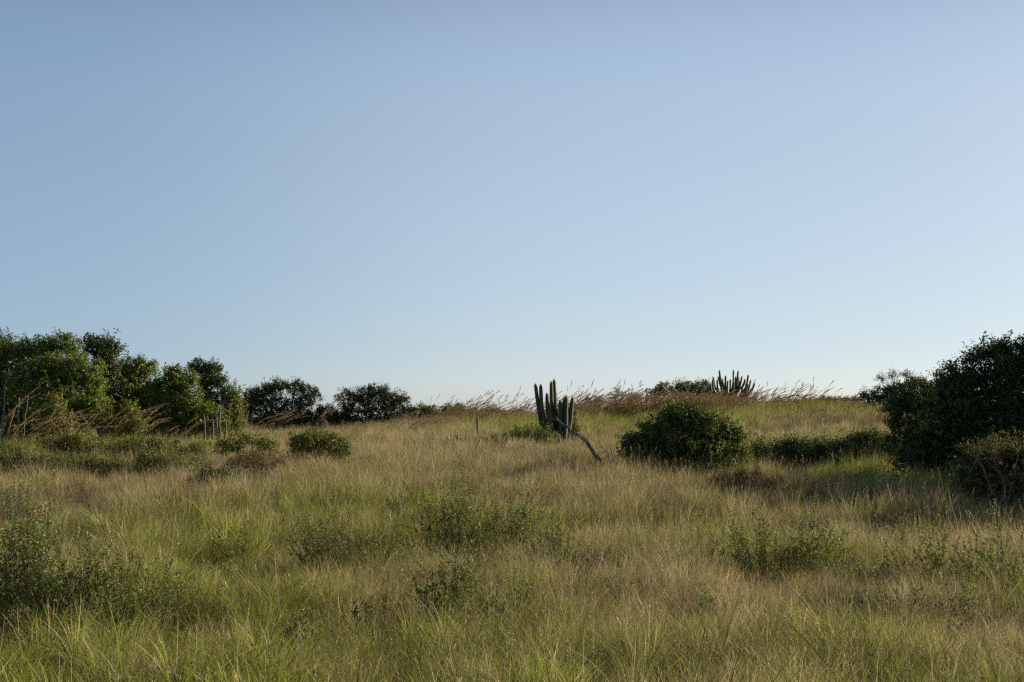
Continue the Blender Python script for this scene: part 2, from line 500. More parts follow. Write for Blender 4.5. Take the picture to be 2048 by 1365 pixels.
def green_field(x, y):
    px = 1024 + x / y * F
    g = .32 + .80 * (vnoise(x, y, .16, 5) - .5) + .75 * (vnoise(x, y, .6, 6) - .5) + .35 * (vnoise(x, y, 1.7, 9) - .5)
    g = g + .20 * np.clip((15.5 + 5 * (vnoise(x, y, .45, 21) - .5) - y) / 4, 0, 1)
    g = g + .24 * gauss(px, y, 1450, 29, 420, 5) + .04 * gauss(px, y, 550, 27, 220, 6)
    g = g - .26 * gauss(px, y, 820, 48, 260, 10) - .30 * gauss(px, y, 1640, 58, 170, 7) - .22 * gauss(px, y, 1240, 50, 90, 8)
    g = g + .32 * np.clip((px - 1090) / 60, 0, 1) * np.clip((y - 62) / 3, 0, 1) + .30 * gauss(px, y, 200, 46, 260, 8)
    g = g + .25 * gauss(px, y, 1000, 66, 120, 8)
    g = g - .18 * gauss(px, y, 700, 19, 500, 2.5)
    return np.clip(g, .03, .95)

for name, lod, d0, d1, dens, seed, lab in (
        ('meadow_grass', 'near', 9.0, 23.0, 44, 11, 'straw and yellow green grass of the nearest part of the field'),
        ('meadow_grass', 'mid', 23.0, 44.0, 30, 12, 'mixed straw and green grass across the middle of the field'),
        ('meadow_grass', 'far', 44.0, 96.0, 16, 13, 'grass on the far slope up to the crest')):
    g = np.random.default_rng(seed)
    x, y = wedge(g, d0, d1, dens)
    px = 1024 + x / y * F
    keep = g.random(len(x)) < -.02 + 1.35 * (.5 * vnoise(x, y, .9, 3) + .5 * vnoise(x, y, 2.6, 13))
    x, y, px = x[keep], y[keep], px[keep]
    gr = green_field(x, y)
    n = len(x)
    hn = .55 * vnoise(x, y, .35, 7) + .45 * vnoise(x, y, 1.1, 8)
    hn = .55 * hn + .2 * vnoise(x, y, .9, 3) + .25 * vnoise(x, y, 2.6, 13)
    hn = np.clip((hn - .5) * 2.2 + .5, 0, 1)
    s = (.32 + 1.0 * hn) * (1 + .10 * np.clip((16 - y) / 4, 0, 1))
    s *= g.uniform(.7, 1.3, n)
    s = np.minimum(s, 1.25)
    tall = np.clip((px - 1090) / 60, 0, 1) * np.clip((y - 60) / 4, 0, 1)
    s = s * (1 + .12 * tall)
    pick = g.integers(0, 4, n)
    u = g.random(n)
    pick = np.where(u < np.clip((gr - .35) * 1.1 + .5 * tall, 0, .8), g.integers(4, 6, n), pick)
    pick = np.where((u > .80) & (vnoise(x, y, .5, 4) > .35), g.integers(6, 8, n), pick)
    rot = np.stack([g.normal(0, .12, n), g.normal(.08, .13, n), g.random(n) * 6.283], -1)
    # the lean to the right (wind) is applied before the turn about z, so turn only a little for the arching kinds
    rot[:, 2] = np.where((pick == 4) | (pick == 5), g.normal(0, .8, n), rot[:, 2])
    pts = np.stack([x, y, ground(x, y) - .02], -1)
    scatter_object(name, pts, pick, rot, s, gr, .72 * vnoise(x, y, .55, 31) + .28 * g.random(n), 'tuft_' + lod, 'grass', lab)

# ------------------------------------------------------------------ trees and leafy shrubs
def foliage(blobs, leaf, rng, cover=1.5, twig=.28, clump=40, shell=.16, hang=.0, width=.5, stray=.06):
    """leaf mesh spread over lumpy ellipsoids; returns mesh builder and the clump centres"""
    mb = MB(); cents = []
    for (c, r) in blobs:
        c = np.asarray(c); r = np.asarray(r)
        area = 4 * np.pi * (((r[0] * r[1]) ** 1.6 + (r[0] * r[2]) ** 1.6 + (r[1] * r[2]) ** 1.6) / 3) ** (1 / 1.6)
        nl = area * cover * 1.35 / (.3 * leaf * leaf)
        nc = max(5, int(nl / clump))
        u = norm(rng.normal(size=(nc, 3)))
        lump = 1 + .20 * np.sin(u[:, 0] * 5 + c[0] * 3) * np.cos(u[:, 2] * 6 + c[2]) + rng.normal(0, .10, nc)
        rad = np.where(rng.random(nc) < .66, 1 - np.abs(rng.normal(0, shell, nc)), rng.uniform(.25, .85, nc)) * lump
        rad = rad + (rng.random(nc) < stray) * rng.uniform(.08, .34, nc)     # stray shoots
        cc = c + u * r * rad[:, None]
        gz = ground(cc[:, 0], cc[:, 1])
        k = cc[:, 2] > gz + .05
        cc, u = cc[k], u[k]
        nc = len(cc)
        if nc == 0: continue
        cents.append(cc)
        nt_ = max(3, clump // 7)
        outw = norm(u / r)
        crad = twig * rng.uniform(.35, 1.0, (nc, 1))
        size_c = rng.uniform(.4, 1.5, nc)      # big and small clumps
        for i in range(nt_):
            sel = rng.random(nc) < size_c
            if not sel.any(): continue
            p0 = cc[sel] + rng.normal(0, 1, (sel.sum(), 3)) * crad[sel] * .45
            td = norm(outw[sel] * .8 + rng.normal(0, .6, (sel.sum(), 3)) + np.array([0, 0, .35 - hang]))
            tl = crad[sel] * rng.uniform(.4, 1.1, (sel.sum(), 1))
            for jx in range(7):
                f = (jx + .5) / 7
                p = p0 + td * tl * f + rng.normal(0, leaf * .3, p0.shape)
                dv = td * .7 + rng.normal(0, .75, p0.shape)
                leaves(mb, p, dv, leaf * rng.uniform(.6, 1.25, len(p)), rng, width=width, face=norm(p - (cc[sel] - outw[sel] * crad[sel] * .9)))
    return mb, np.concatenate(cents) if cents else np.zeros((0, 3))

def wood(base, blobs, cents, rng, trunk_r, per=7, wob=.1):
    mb = MB(); base = np.asarray(base, float)
    for (c, r) in blobs:
        c = np.asarray(c)
        b0 = base + np.array([rng.normal(0, trunk_r), rng.normal(0, trunk_r), -.1])
        tgt = c + rng.normal(0, .15, 3) * r
        tube(mb, curve_pts(b0, tgt, rng, 7, wob), np.linspace(trunk_r, trunk_r * .35, 7), 6)
        if len(cents):
            dd = np.linalg.norm((cents - c) / r, axis=1)
            near = np.where(dd < 1.3)[0]
            if len(near):
                for i in rng.choice(near, min(per, len(near)), replace=False):
                    tube(mb, curve_pts(tgt, cents[i], rng, 5, wob), np.linspace(trunk_r * .32, trunk_r * .08, 5), 4)
    return mb

def plant(name, label, cat, d, spec, leaf, mat, seed, cover=1.5, group=None, twig=.28, trunk_r=.06, clump=40,
          bark='bark', depth=.8, base_px=None, per=7, hang=0., width=.5, shell=.16, parts=('crown', 'trunk'), knobs=4, stray=.06):
    """spec: blobs (px, py, rx, ry[, extra depth in m]) read at distance d"""
    g = np.random.default_rng(seed); blobs = []
    spec = [(q_[0], q_[1] + q_[3] * .08, q_[2] * .90, q_[3] * .90, *q_[4:]) for q_ in spec] if knobs else spec
    for s in spec:
        dd = d + (s[4] if len(s) > 4 else 0)
        c = P(s[0], s[1], dd); rx, rz = s[2] / F * dd, s[3] / F * dd
        blobs.append((c, np.array([rx, depth * (rx + rz) / 2 + .05, rz])))
    for (c, r) in list(blobs):          # smaller lobes growing out of each main one
        for _ in range(knobs):
            u = g.normal(size=3); u[2] = abs(u[2]) * .9 - .25; u /= np.linalg.norm(u)
            q = g.uniform(.24, .46)
            blobs.append((c + u * r * g.uniform(.78, 1.0), np.maximum(r.mean() * q * g.uniform(.8, 1.25, 3), .06)))
    bx = X(base_px, d) if base_px is not None else np.mean([b[0][0] for b in blobs])
    base = np.array([bx, d, float(ground(bx, d))])
    root = thing(name, base, label, cat, group)
    mains = blobs[:len(spec)]
    mb, cents = foliage(blobs, leaf, g, cover, twig, clump, shell, hang=hang, width=width, stray=stray)
    mb.build(parts[0], M[mat], root, origin=base)
    wood(base, mains, cents, g, trunk_r, per).build(parts[1], M[bark], root, smooth=True, origin=base)
    return root

LT = 'trees along the left side of the field'
plant('broadleaf_tree', 'tallest tree at the left edge with bare grey twigs showing in its top', 'tree', 54,
      [(-45, 735, 50, 65), (15, 715, 42, 44), (70, 702, 42, 30), (125, 692, 38, 22), (30, 800, 60, 70), (80, 840, 50, 40), (-60, 810, 70, 70), (150, 720, 25, 20)],
      .10, 'tree_leaf', 1, 1.9, LT, trunk_r=.09, base_px=30, per=10)
plant('broadleaf_tree', 'dark square-topped tree just right of the tallest left tree', 'tree', 56,
      [(185, 692, 26, 20), (215, 694, 24, 20), (212, 728, 24, 30), (225, 765, 18, 30), (190, 780, 40, 60)],
      .10, 'dark_leaf', 2, 2.0, LT, trunk_r=.08, base_px=205)
plant('broadleaf_tree', 'broad round yellow-green tree bulging in front of the tallest left tree', 'tree', 50,
      [(120, 790, 80, 72), (165, 755, 45, 45), (185, 815, 38, 50), (70, 760, 50, 40), (110, 730, 45, 25)],
      .085, 'tree_leaf', 3, 1.9, LT, trunk_r=.08, base_px=130, twig=.22)
plant('leafy_shrub', 'pale glossy-leaved shrub low in front of the round left tree', 'shrub', 47.5,
      [(112, 815, 16, 26), (118, 845, 18, 22), (100, 855, 14, 18)], .075, 'yellow_leaf', 4, 1.3, trunk_r=.025, parts=('foliage', 'branches'))
plant('broadleaf_tree', 'rounded tree with tufted top right of the dark square-topped tree', 'tree', 57,
      [(252, 742, 22, 26), (285, 748, 28, 24), (262, 790, 34, 40), (300, 810, 34, 50), (240, 840, 45, 40), (290, 850, 40, 26)],
      .105, 'tree_leaf', 5, 2.0, LT, trunk_r=.07, base_px=270)
plant('broadleaf_tree', 'light green tree with a pointed top, third group from the left', 'tree', 56,
      [(345, 758, 24, 26), (372, 768, 20, 22), (350, 800, 38, 40), (385, 820, 34, 45), (330, 850, 50, 32), (310, 785, 22, 30), (395, 850, 40, 26), (430, 848, 26, 24)],
      .105, 'tree_leaf', 6, 2.0, LT, trunk_r=.07, base_px=355)
plant('broadleaf_tree', 'small dark mop-headed tree standing above the light green tree', 'tree', 60,
      [(398, 738, 20, 14), (424, 744, 22, 13), (438, 765, 10, 16), (412, 768, 18, 18), (415, 800, 22, 24)],
      .10, 'dark_leaf', 7, 2.1, LT, trunk_r=.06, base_px=412)
plant('broadleaf_tree', 'slim low tree at the right end of the left tree group', 'tree', 60,
      [(460, 790, 20, 20), (466, 815, 17, 26), (448, 835, 24, 28), (478, 845, 8, 20)], .09, 'tree_leaf', 8, 2.0, LT, trunk_r=.05)
plant('leafy_shrub', 'pale green shrub low among the left plume grass', 'shrub', 50,
      [(262, 830, 20, 22), (272, 850, 18, 18), (248, 855, 16, 16)], .07, 'yellow_leaf', 9, 1.2, trunk_r=.02, parts=('foliage', 'branches'))
FT = 'trees beyond the crest left of the centre'
plant('airy_tree', 'wide dark tree with sky showing through, left one of two on the crest', 'tree', 88,
      [(512, 792, 28, 22), (552, 776, 34, 18), (592, 776, 22, 16), (622, 788, 24, 18), (540, 820, 58, 32), (612, 822, 36, 30), (575, 844, 84, 20), (493, 812, 12, 26)],
      .10, 'far_leaf', 10, 1.25, FT, twig=.26, trunk_r=.06, base_px=560, per=12, clump=24)
plant('airy_tree', 'dark flat-bottomed tree with sky showing through, right one of two on the crest', 'tree', 88,
      [(698, 796, 26, 20), (735, 788, 24, 18), (765, 792, 24, 20), (798, 802, 20, 22), (740, 822, 64, 28), (775, 842, 54, 18), (812, 826, 18, 18), (690, 835, 26, 20)],
      .10, 'far_leaf', 11, 1.25, FT, twig=.26, trunk_r=.06, base_px=745, per=12, clump=24)
plant('low_shrub', 'small dark shrub in the gap between the two crest trees', 'shrub', 88,
      [(655, 822, 18, 14), (668, 838, 16, 12)], .10, 'far_leaf', 12, 1.6, trunk_r=.03, parts=('foliage', 'branches'))
RS = 'low shrubs along the crest'
for i, (lab, dd, sp, mt, lf) in enumerate([
        ('low flat shrub on the crest right beside the flat-bottomed tree', 88, [(842, 822, 26, 13), (872, 824, 30, 13), (856, 838, 40, 12)], 'tree_leaf', .09),
        ('low flat shrub on the crest, second to the right of the flat-bottomed tree', 88, [(905, 822, 26, 14), (925, 828, 22, 13), (912, 840, 34, 12)], 'tree_leaf', .09),
        ('dark mounded shrub on the crest above the lone cactus column', 84, [(958, 830, 28, 15), (990, 830, 26, 14), (1035, 830, 22, 11)], 'far_leaf', .08),
        ('twiggy brown shrub on the crest just right of the tall cactus', 84, [(1185, 803, 18, 9)], 'far_leaf', .08),
        ('tangled brown twiggy shrub poking above the plume grass on the crest', 84, [(1232, 790, 17, 14), (1262, 796, 22, 10)], 'brown_leaf', .06),
        ('small round green tree behind the plume grass, left of two on the crest', 86, [(1330, 779, 18, 12), (1312, 793, 24, 14), (1345, 790, 22, 14)], 'tree_leaf', .09),
        ('larger dome-shaped green tree left of the branching cactus', 86, [(1375, 774, 24, 12), (1400, 772, 18, 12), (1388, 790, 34, 16), (1418, 785, 10, 14)], 'tree_leaf', .09),
        ('dark scrub around the foot of the branching cactus', 83, [(1448, 800, 22, 12), (1485, 800, 22, 10)], 'far_leaf', .08),
        ('thin brown shrub on the crest right of the branching cactus', 84, [(1512, 796, 18, 7)], 'brown_leaf', .06),
        ('low brown scrub on the crest among the dead branches', 80, [(1560, 803, 30, 6), (1612, 804, 30, 6)], 'brown_leaf', .06),
        ('low dark shrub on the crest left of the big right tree', 80, [(1665, 802, 34, 6), (1700, 803, 22, 6)], 'far_leaf', .07)]):
    plant('crest_shrub', lab, 'shrub', dd, sp, lf, mt, 30 + i, 1.2 if 'brown' not in mt else .45, RS, trunk_r=.03, twig=.22, clump=24, parts=('foliage', 'branches'), per=6 if 'brown' not in mt else 14)

# centre, right and field shrubs
plant('round_bush', 'large rounded dark green bush in the middle of the right half', 'bush', 39,
      [(1368, 866, 84, 56), (1372, 836, 48, 30), (1415, 850, 44, 34), (1435, 880, 48, 46), (1292, 902, 46, 38), (1320, 862, 40, 30), (1365, 918, 116, 30), (1470, 918, 28, 28), (1345, 828, 26, 16), (1268, 885, 18, 16)],
      .066, 'bush_leaf', 50, 1.5, stray=.16, knobs=4, trunk_r=.05, twig=.20, base_px=1365, bark='twig', parts=('foliage', 'branches'))
plant('spreading_tree', 'big dark tree filling the right edge of the photo', 'tree', 37,
      [(1920, 762, 54, 48), (1985, 738, 50, 54), (2040, 718, 50, 46), (2075, 690, 26, 24), (2110, 712, 62, 60), (1900, 830, 70, 62), (1975, 830, 80, 80), (2060, 800, 80, 90), (2150, 780, 90, 110),
       (2000, 900, 120, 60), (1890, 900, 66, 50), (2130, 900, 110, 70), (1830, 910, 50, 36), (2200, 740, 80, 90), (2270, 750, 100, 120, -2), (2400, 770, 110, 130, -3), (2520, 800, 100, 130, -3.5), (2575, 800, 110, 130, -6)],  # the nearer lobes at the end lie out of view, added to cast shade
      .085, 'dark_leaf', 51, 2.0, stray=.12, trunk_r=.11, base_px=2010, per=9)
plant('spreading_tree', 'dark tree against the left side of the big right tree', 'tree', 42,
      [(1840, 805, 44, 36), (1800, 815, 32, 24), (1825, 850, 44, 40), (1860, 790, 28, 26), (1850, 900, 60, 34), (1800, 900, 40, 26)],
      .08, 'dark_leaf', 52, 2.0, trunk_r=.07, base_px=1840)
plant('flat_tree', 'flat-topped tree on the crest behind the left side of the right trees', 'tree', 62,
      [(1770, 785, 34, 9), (1738, 796, 26, 8), (1805, 778, 30, 11), (1830, 768, 24, 12), (1790, 800, 50, 14)],
      .08, 'dark_leaf', 53, 1.3, trunk_r=.04, base_px=1785, per=6)
plant('airy_tree', 'thin half-bare treetop poking up beside the big right tree', 'tree', 66,
      [(1786, 752, 10, 9), (1812, 750, 12, 9), (1764, 758, 7, 7), (1830, 762, 12, 8)],
      .05, 'far_leaf', 54, .28, trunk_r=.035, twig=.25, base_px=1800, per=20, clump=14)
plant('low_shrub', 'low dark shrub in front of the left edge of the right trees', 'shrub', 43,
      [(1728, 880, 34, 14), (1760, 884, 26, 14), (1708, 886, 16, 10)], .055, 'dark_leaf', 55, 1.4, stray=.16, knobs=6, trunk_r=.02, parts=('foliage', 'branches'))
plant('low_shrub', 'long low dark shrub right beside the round centre bush', 'shrub', 42,
      [(1545, 910, 46, 25), (1605, 905, 50, 28), (1660, 910, 46, 26), (1705, 915, 40, 24), (1500, 918, 24, 18)], .055, 'dark_leaf', 56, 1.15, stray=.16, knobs=6, trunk_r=.02, parts=('foliage', 'branches'))
plant('dry_shrub', 'shrub with pale dried leaf tips at the lower right edge of the big tree', 'shrub', 28.2,
      [(1950, 920, 26, 34), (1985, 905, 30, 36), (2035, 890, 30, 32), (2000, 950, 70, 44), (2080, 920, 50, 60)],
      .038, 'dry_leaf', 57, .065, trunk_r=.03, bark='twig', base_px=2010, per=22, twig=.2, clump=20, parts=('foliage', 'branches'))
plant('leafy_shrub', 'dark green undergrowth under the pale-tipped shrub at the right edge', 'shrub', 28.7,
      [(1990, 955, 74, 46), (2070, 940, 60, 60), (1960, 930, 34, 34), (2010, 915, 40, 34)], .045, 'dark_leaf', 58, 1.9, trunk_r=.02, parts=('foliage', 'branches'))
plant('round_shrub', 'rounded yellow-green shrub standing alone left of centre', 'shrub', 41,
      [(640, 892, 58, 28), (615, 880, 34, 20), (665, 890, 34, 24), (600, 900, 28, 20), (680, 908, 22, 16)],
      .05, 'yellow_leaf', 59, .95, stray=.25, knobs=5, trunk_r=.02, twig=.16, bark='twig', parts=('foliage', 'branches'))
plant('round_shrub', 'yellow-green shrub with brown lower half left of the lone round shrub', 'shrub', 40,
      [(505, 885, 36, 18), (460, 893, 36, 18), (535, 895, 20, 16)], .05, 'yellow_leaf', 60, .8, stray=.25, knobs=5, trunk_r=.02, twig=.16, parts=('foliage', 'branches'))
plant('dry_shrub', 'thin brownish shrub at the foot of the left yellow-green shrub', 'shrub', 37,
      [(525, 925, 38, 26), (480, 925, 26, 20), (560, 920, 18, 18)], .032, 'dry_leaf', 61, .40, trunk_r=.02, twig=.16, bark='twig', clump=16, per=16, parts=('foliage', 'branches'))
plant('dark_bush', 'small dark blue-green bush below the left yellow-green shrub', 'bush', 34,
      [(435, 955, 44, 20), (405, 965, 24, 16)], .035, 'dark_leaf', 62, 1.2, trunk_r=.015, twig=.14, parts=('foliage', 'branches'))
HB = 'low green scrub under the left trees'
for i, (lab, dd, sp, mt) in enumerate([
        ('low dark green scrub at the left edge of the field', 42, [(-10, 903, 44, 22), (40, 908, 34, 13)], 'tree_leaf'),
        ('low green scrub with yellow tips in front of the pale glossy shrub', 41, [(120, 895, 38, 24), (165, 890, 32, 24), (140, 915, 54, 20)], 'yellow_leaf'),
        ('low green scrub directly below the tufted tree', 41, [(235, 902, 42, 26), (285, 898, 40, 26)], 'tree_leaf'),
        ('low green scrub with yellowish flowers left of the yellow-green shrub', 41, [(335, 903, 38, 24), (385, 907, 32, 22)], 'yellow_leaf'),
        ('looser green scrub at the left edge, nearer than the dark scrub', 38, [(20, 925, 50, 20), (80, 930, 44, 18)], 'weed_leaf'),
        ('loose olive scrub in front of the yellow-tipped scrub', 38, [(160, 930, 50, 18), (215, 934, 40, 15)], 'grey_leaf'),
        ('loose pale green scrub running toward the dark blue-green bush', 38, [(300, 930, 50, 20), (360, 934, 40, 18)], 'weed_leaf')]):
    plant('low_scrub', lab, 'shrub', dd, sp, .045, mt, 70 + i, 1.2, HB, stray=.2, trunk_r=.015, twig=.16, clump=24, parts=('foliage', 'branches'))
plant('leafy_shrub', 'low leafy shrub spreading left of the tall cactus foot', 'shrub', 51,
      [(1045, 872, 26, 14), (1082, 874, 30, 17), (1070, 886, 34, 10), (1025, 878, 14, 9)], .06, 'tree_leaf', 80, 1.3, trunk_r=.02, parts=('foliage', 'branches'))
plant('climbing_vine', 'light green vine climbing the right side of the tall cactus', 'vine', 52.3,
      [(1146, 832, 5, 14), (1150, 858, 6, 16), (1144, 880, 9, 10)], .065, 'yellow_leaf', 81, .9, trunk_r=.012, twig=.15, clump=14, parts=('foliage', 'stem'), depth=.6)
plant('low_shrub', 'low brownish scrub in the grass beneath the lone cactus column', 'shrub', 50,
      [(905, 885, 26, 9), (950, 884, 26, 9), (985, 882, 20, 8)], .05, 'weed_leaf', 82, .8, trunk_r=.015, twig=.16, parts=('foliage', 'branches'))
plant('dry_shrub', 'brown dried shrub in front of the centre bush', 'shrub', 31.5,
      [(1450, 965, 34, 22), (1500, 960, 36, 22), (1535, 968, 22, 18), (1475, 985, 44, 18)],
      .026, 'brown_leaf', 83, .55, trunk_r=.012, twig=.14, bark='twig', clump=18, per=22, parts=('foliage', 'branches'))

# ------------------------------------------------------------------ weedy shrubs standing in the grass
def weed(label, px, py, d, w, h, nst, mat, seed, leaf=.028, bare=0, lean=.0, name='weedy_shrub', lw=.42, dens=.85, cat='shrub', group='weedy shrubs in the grass'):
    """many thin stems with small leaves; w and h in metres, foot hidden in the grass"""
    g = np.random.default_rng(seed)
    x = X(px, d); base = np.array([x, d, float(ground(x, d))])
    root = thing(name, base, label, cat, group)
    h *= 1.12
    ms, ml = MB(), MB()
    for i in range(nst):
        a_ = g.random() * 6.283; rr = w * .62 * g.random() ** .6
        b0 = np.array([math.cos(a_) * rr * .45, math.sin(a_) * rr * .3, -.05])
        hh = h * g.choice([g.uniform(.45, 1.0), g.uniform(.8, 1.3)], p=[.8, .2]) * (1 - .25 * (rr / (w * .5)) ** 2)
        tipp = np.array([math.cos(a_) * rr + lean * hh, math.sin(a_) * rr * .6, hh])
        p = curve_pts(b0, tipp, g, 7, .05, .02)
        tube(ms, p, np.linspace(.005, .0018, 7), 3)
        shoots = [(p, .35)]
        for k in range(g.integers(2, 6)):
            t0 = g.uniform(.3, .85); q0 = p[int(t0 * 6)]
            L = hh * g.uniform(.15, .35)
            dv = norm(np.array([g.normal(0, .7), g.normal(0, .7), g.uniform(.3, 1.1)]))
            q = curve_pts(q0, q0 + dv * L, g, 4, .05)
            tube(ms, q, np.linspace(.003, .0012, 4), 3)
            shoots.append((q, .1))
        if i < bare: continue
        for (q, f0) in shoots:
            L = np.linalg.norm(np.diff(q, axis=0), axis=1).sum()
            leaf_ = leaf * 1.25; n = int(L / (leaf_ * .42) * dens) + 2
            t = g.uniform(f0, 1, n) * (len(q) - 1)
            i0 = np.clip(t.astype(int), 0, len(q) - 2); fr = (t - i0)[:, None]
            pos = q[i0] * (1 - fr) + q[i0 + 1] * fr
            ax = norm(q[i0 + 1] - q[i0])
            dv = ax * .6 + g.normal(0, .7, (n, 3))
            leaves(ml, pos, dv, leaf_ * g.uniform(.6, 1.25, n), g, width=lw)
    ms.build('stems', M['weed_stem'], root)
    ml.build('foliage', M[mat], root)
    return root

weed('dense dark weedy shrub filling the lower left edge', 30, 0, 16.4, 2.1, 1.4, 180, 'weed_leaf', 200, .030)
weed('open weedy shrub right beside the dense one at the lower left', 215, 0, 16.2, 1.7, 1.0, 80, 'weed_leaf', 201, .028)
weed('small weedy shrub with drooping tip right of the lower left shrubs', 310, 0, 16.6, .9, .8, 28, 'grey_leaf', 202, .028, lean=.2)
weed('thin upright weed in the straw left of centre', 470, 0, 22.5, .6, .70, 14, 'yellow_leaf', 203, .03)
weed('grey-green shrub in the middle distance left of centre', 670, 0, 21.5, 1.2, 1.05, 50, 'grey_leaf', 204, .028, lean=-.1)
weed('grey-green shrub with tips bending right, beside the left-of-centre one', 760, 0, 22.0, .9, .95, 34, 'weed_leaf', 205, .028, lean=.15)
weed('tall thin shrub with a bright leafy tip at the picture middle', 930, 0, 24.5, .5, 1.75, 7, 'grey_leaf', 206, .035, cat='shrub')
weed('bushy grey-green shrub just left of the picture middle', 905, 0, 23.0, 1.3, 1.3, 60, 'weed_leaf', 207, .03)
weed('grey-green shrub with a branch reaching up right of the picture middle', 1010, 0, 23.5, 1.0, 1.3, 40, 'grey_leaf', 208, .03, lean=.25)
weed('loose dark shrub right of the picture middle', 1110, 0, 21.0, 1.0, .98, 42, 'weed_leaf', 209, .028)
weed('low shrub with leafy shoots in the near grass left of middle', 905, 0, 16.6, .9, .95, 42, 'weed_leaf', 210, .032)
weed('low loose shrub in the near grass at the middle', 1010, 0, 17.2, .9, .62, 32, 'grey_leaf', 211, .028)
weed('pale long-leaved plant in the grass right of the middle', 1375, 0, 20.5, .9, .62, 26, 'pale_leaf', 212, .055, lw=.22, name='long_leaved_plant', cat='plant', dens=1.0)
weed('dark thin-branched shrub, left half of the pair right of centre', 1515, 0, 20.6, 1.0, 1.05, 44, 'tree_leaf', 213, .028, lean=-.15)
weed('dark thin-branched shrub, right half of the pair right of centre', 1600, 0, 20.6, 1.0, 1.05, 44, 'tree_leaf', 214, .028, lean=.2)
weed('small pair of upright leafy weeds toward the right', 1765, 0, 19.6, .35, .72, 8, 'weed_leaf', 215, .035)
weed('fresh green open shrub near the right side', 1870, 0, 19.6, 1.2, .95, 44, 'yellow_leaf', 216, .030)
weed('fresh green shrub at the right edge of the near grass', 1990, 0, 19.0, 1.2, .95, 46, 'weed_leaf', 217, .030)
weed('small low shrub in the near grass below the open green shrub', 1790, 0, 17.2, .8, .55, 22, 'grey_leaf', 218, .026)
weed('tiny leafy weed sprouting in front of the centre bush', 1300, 0, 26.0, .6, .65, 16, 'yellow_leaf', 219, .03)
weed('dark shoots in the bottom grass left of centre', 600, 0, 14.8, .7, .55, 18, 'grey_leaf', 220, .026)
weed('pale leafy clump at the far left in the mid field', 30, 0, 29.5, 1.3, .80, 34, 'pale_leaf', 221, .035)
weed('leafy weed with shining leaves below the right tree', 1865, 0, 27.0, .5, .60, 12, 'yellow_leaf', 222, .04)
weed('short dark shoot in the near grass at the bottom right of centre', 1240, 0, 18.5, .8, .55, 18, 'weed_leaf', 223, .026)

weed('small olive weed in the dry grass below the loose shrub right of the middle', 1180, 0, 18.6, .6, .62, 14, 'grey_leaf', 224, .03)
weed('short green shoots between the long-leaved plant and the bottom edge', 1420, 0, 17.4, .7, .55, 14, 'weed_leaf', 225, .03)
weed('narrow upright weed just right of the thin-branched pair', 1690, 0, 20.2, .4, .80, 9, 'weed_leaf', 226, .032)
weed('leafy weed among long green grass at the lower right', 1940, 0, 16.4, .8, .70, 20, 'weed_leaf', 227, .034)
weed('spindly weed in the straw above the lower left shrubs', 190, 0, 21.5, .8, .80, 16, 'grey_leaf', 228, .03)
weed('low dark weed right of the drooping weedy shrub', 400, 0, 17.0, .8, .60, 18, 'weed_leaf', 229, .03)
weed('small fresh green weed at the bottom left of centre', 760, 0, 16.0, .6, .60, 12, 'yellow_leaf', 230, .03)
weed('faint grey-green weed in the mid field before the centre bush', 1385, 0, 25.5, .8, .70, 16, 'grey_leaf', 231, .032)
weed('scattered green weed in the mid field at the right', 1800, 0, 23.5, 1.0, .75, 20, 'weed_leaf', 232, .032)

# bare dead twigs rising out of the lower left shrub
def bare_branch(name, label, pts_px, seed, mat, r0, sub=8, spread=.35, cat='branch', group=None, levels=2):
    g = np.random.default_rng(seed)
    pts = np.array([P(px, py, d) for px, py, d in pts_px])
    t = np.linspace(0, len(pts) - 1, 12); i0 = np.clip(t.astype(int), 0, len(pts) - 2); fr = (t - i0)[:, None]
    p = pts[i0] * (1 - fr) + pts[i0 + 1] * fr
    L = np.linalg.norm(np.diff(p, axis=0), axis=1).sum()
    p = p + g.normal(0, .012 * L, p.shape) * np.linspace(0, 1, 12)[:, None]
    base = pts[0].copy()
    mb = MB()
    tube(mb, p, np.linspace(r0, r0 * .25, 12), 6)
    todo = [(p, r0 * .5, L * spread, 1)]
    while todo:
        q, r_, l_, lv = todo.pop()
        for k in range(sub if lv == 1 else 3):
            i = g.integers(2 if lv == 1 else 1, len(q) - 1)
            ax = norm(q[min(i + 1, len(q) - 1)] - q[i - 1])
            dv = norm(ax + g.normal(0, .45, 3))
            c = curve_pts(q[i], q[i] + dv * l_ * g.uniform(.4, 1.1), g, 5, .06)
            tube(mb, c, np.linspace(r_ * .8, r_ * .2, 5), 4)
            if lv < levels: todo.append((c, r_ * .5, l_ * .5, lv + 1))
    o = mb.build(name, M[mat], smooth=True, origin=base)
    o.location = tuple(base)
    return tag(o, label, cat, group)

bare_branch('dead_branch', 'bare dark forked branch rising from the lower left shrub', [(-40, 1190, 17), (20, 1110, 17), (60, 1050, 17.2), (115, 1012, 17.4)], 300, 'twig', .015, 11, .4)
bare_branch('dead_branch', 'thin bare branch arching right across the lower left shrub', [(-20, 1180, 16.5), (40, 1150, 16.5), (110, 1128, 16.6)], 301, 'twig', .011, 6, .3)
bare_branch('dead_branch', 'slender bare branch leaning right beyond the lower left shrub', [(215, 1200, 17), (245, 1150, 17.1), (285, 1110, 17.3)], 302, 'twig', .009, 5, .3)
bare_branch('dead_branch', 'dead grey branches sprawling on the crest right of the branching cactus', [(1560, 798, 79), (1590, 790, 79.5), (1610, 800, 80), (1650, 800, 80.5)], 303, 'dead_wood', .04, 9, .35)
bare_branch('dead_branch', 'curved dead limb arching on the crest by the thin dry stalk', [(1622, 806, 80), (1600, 795, 80), (1592, 783, 80), (1604, 776, 80)], 304, 'dead_wood', .035, 5, .3)
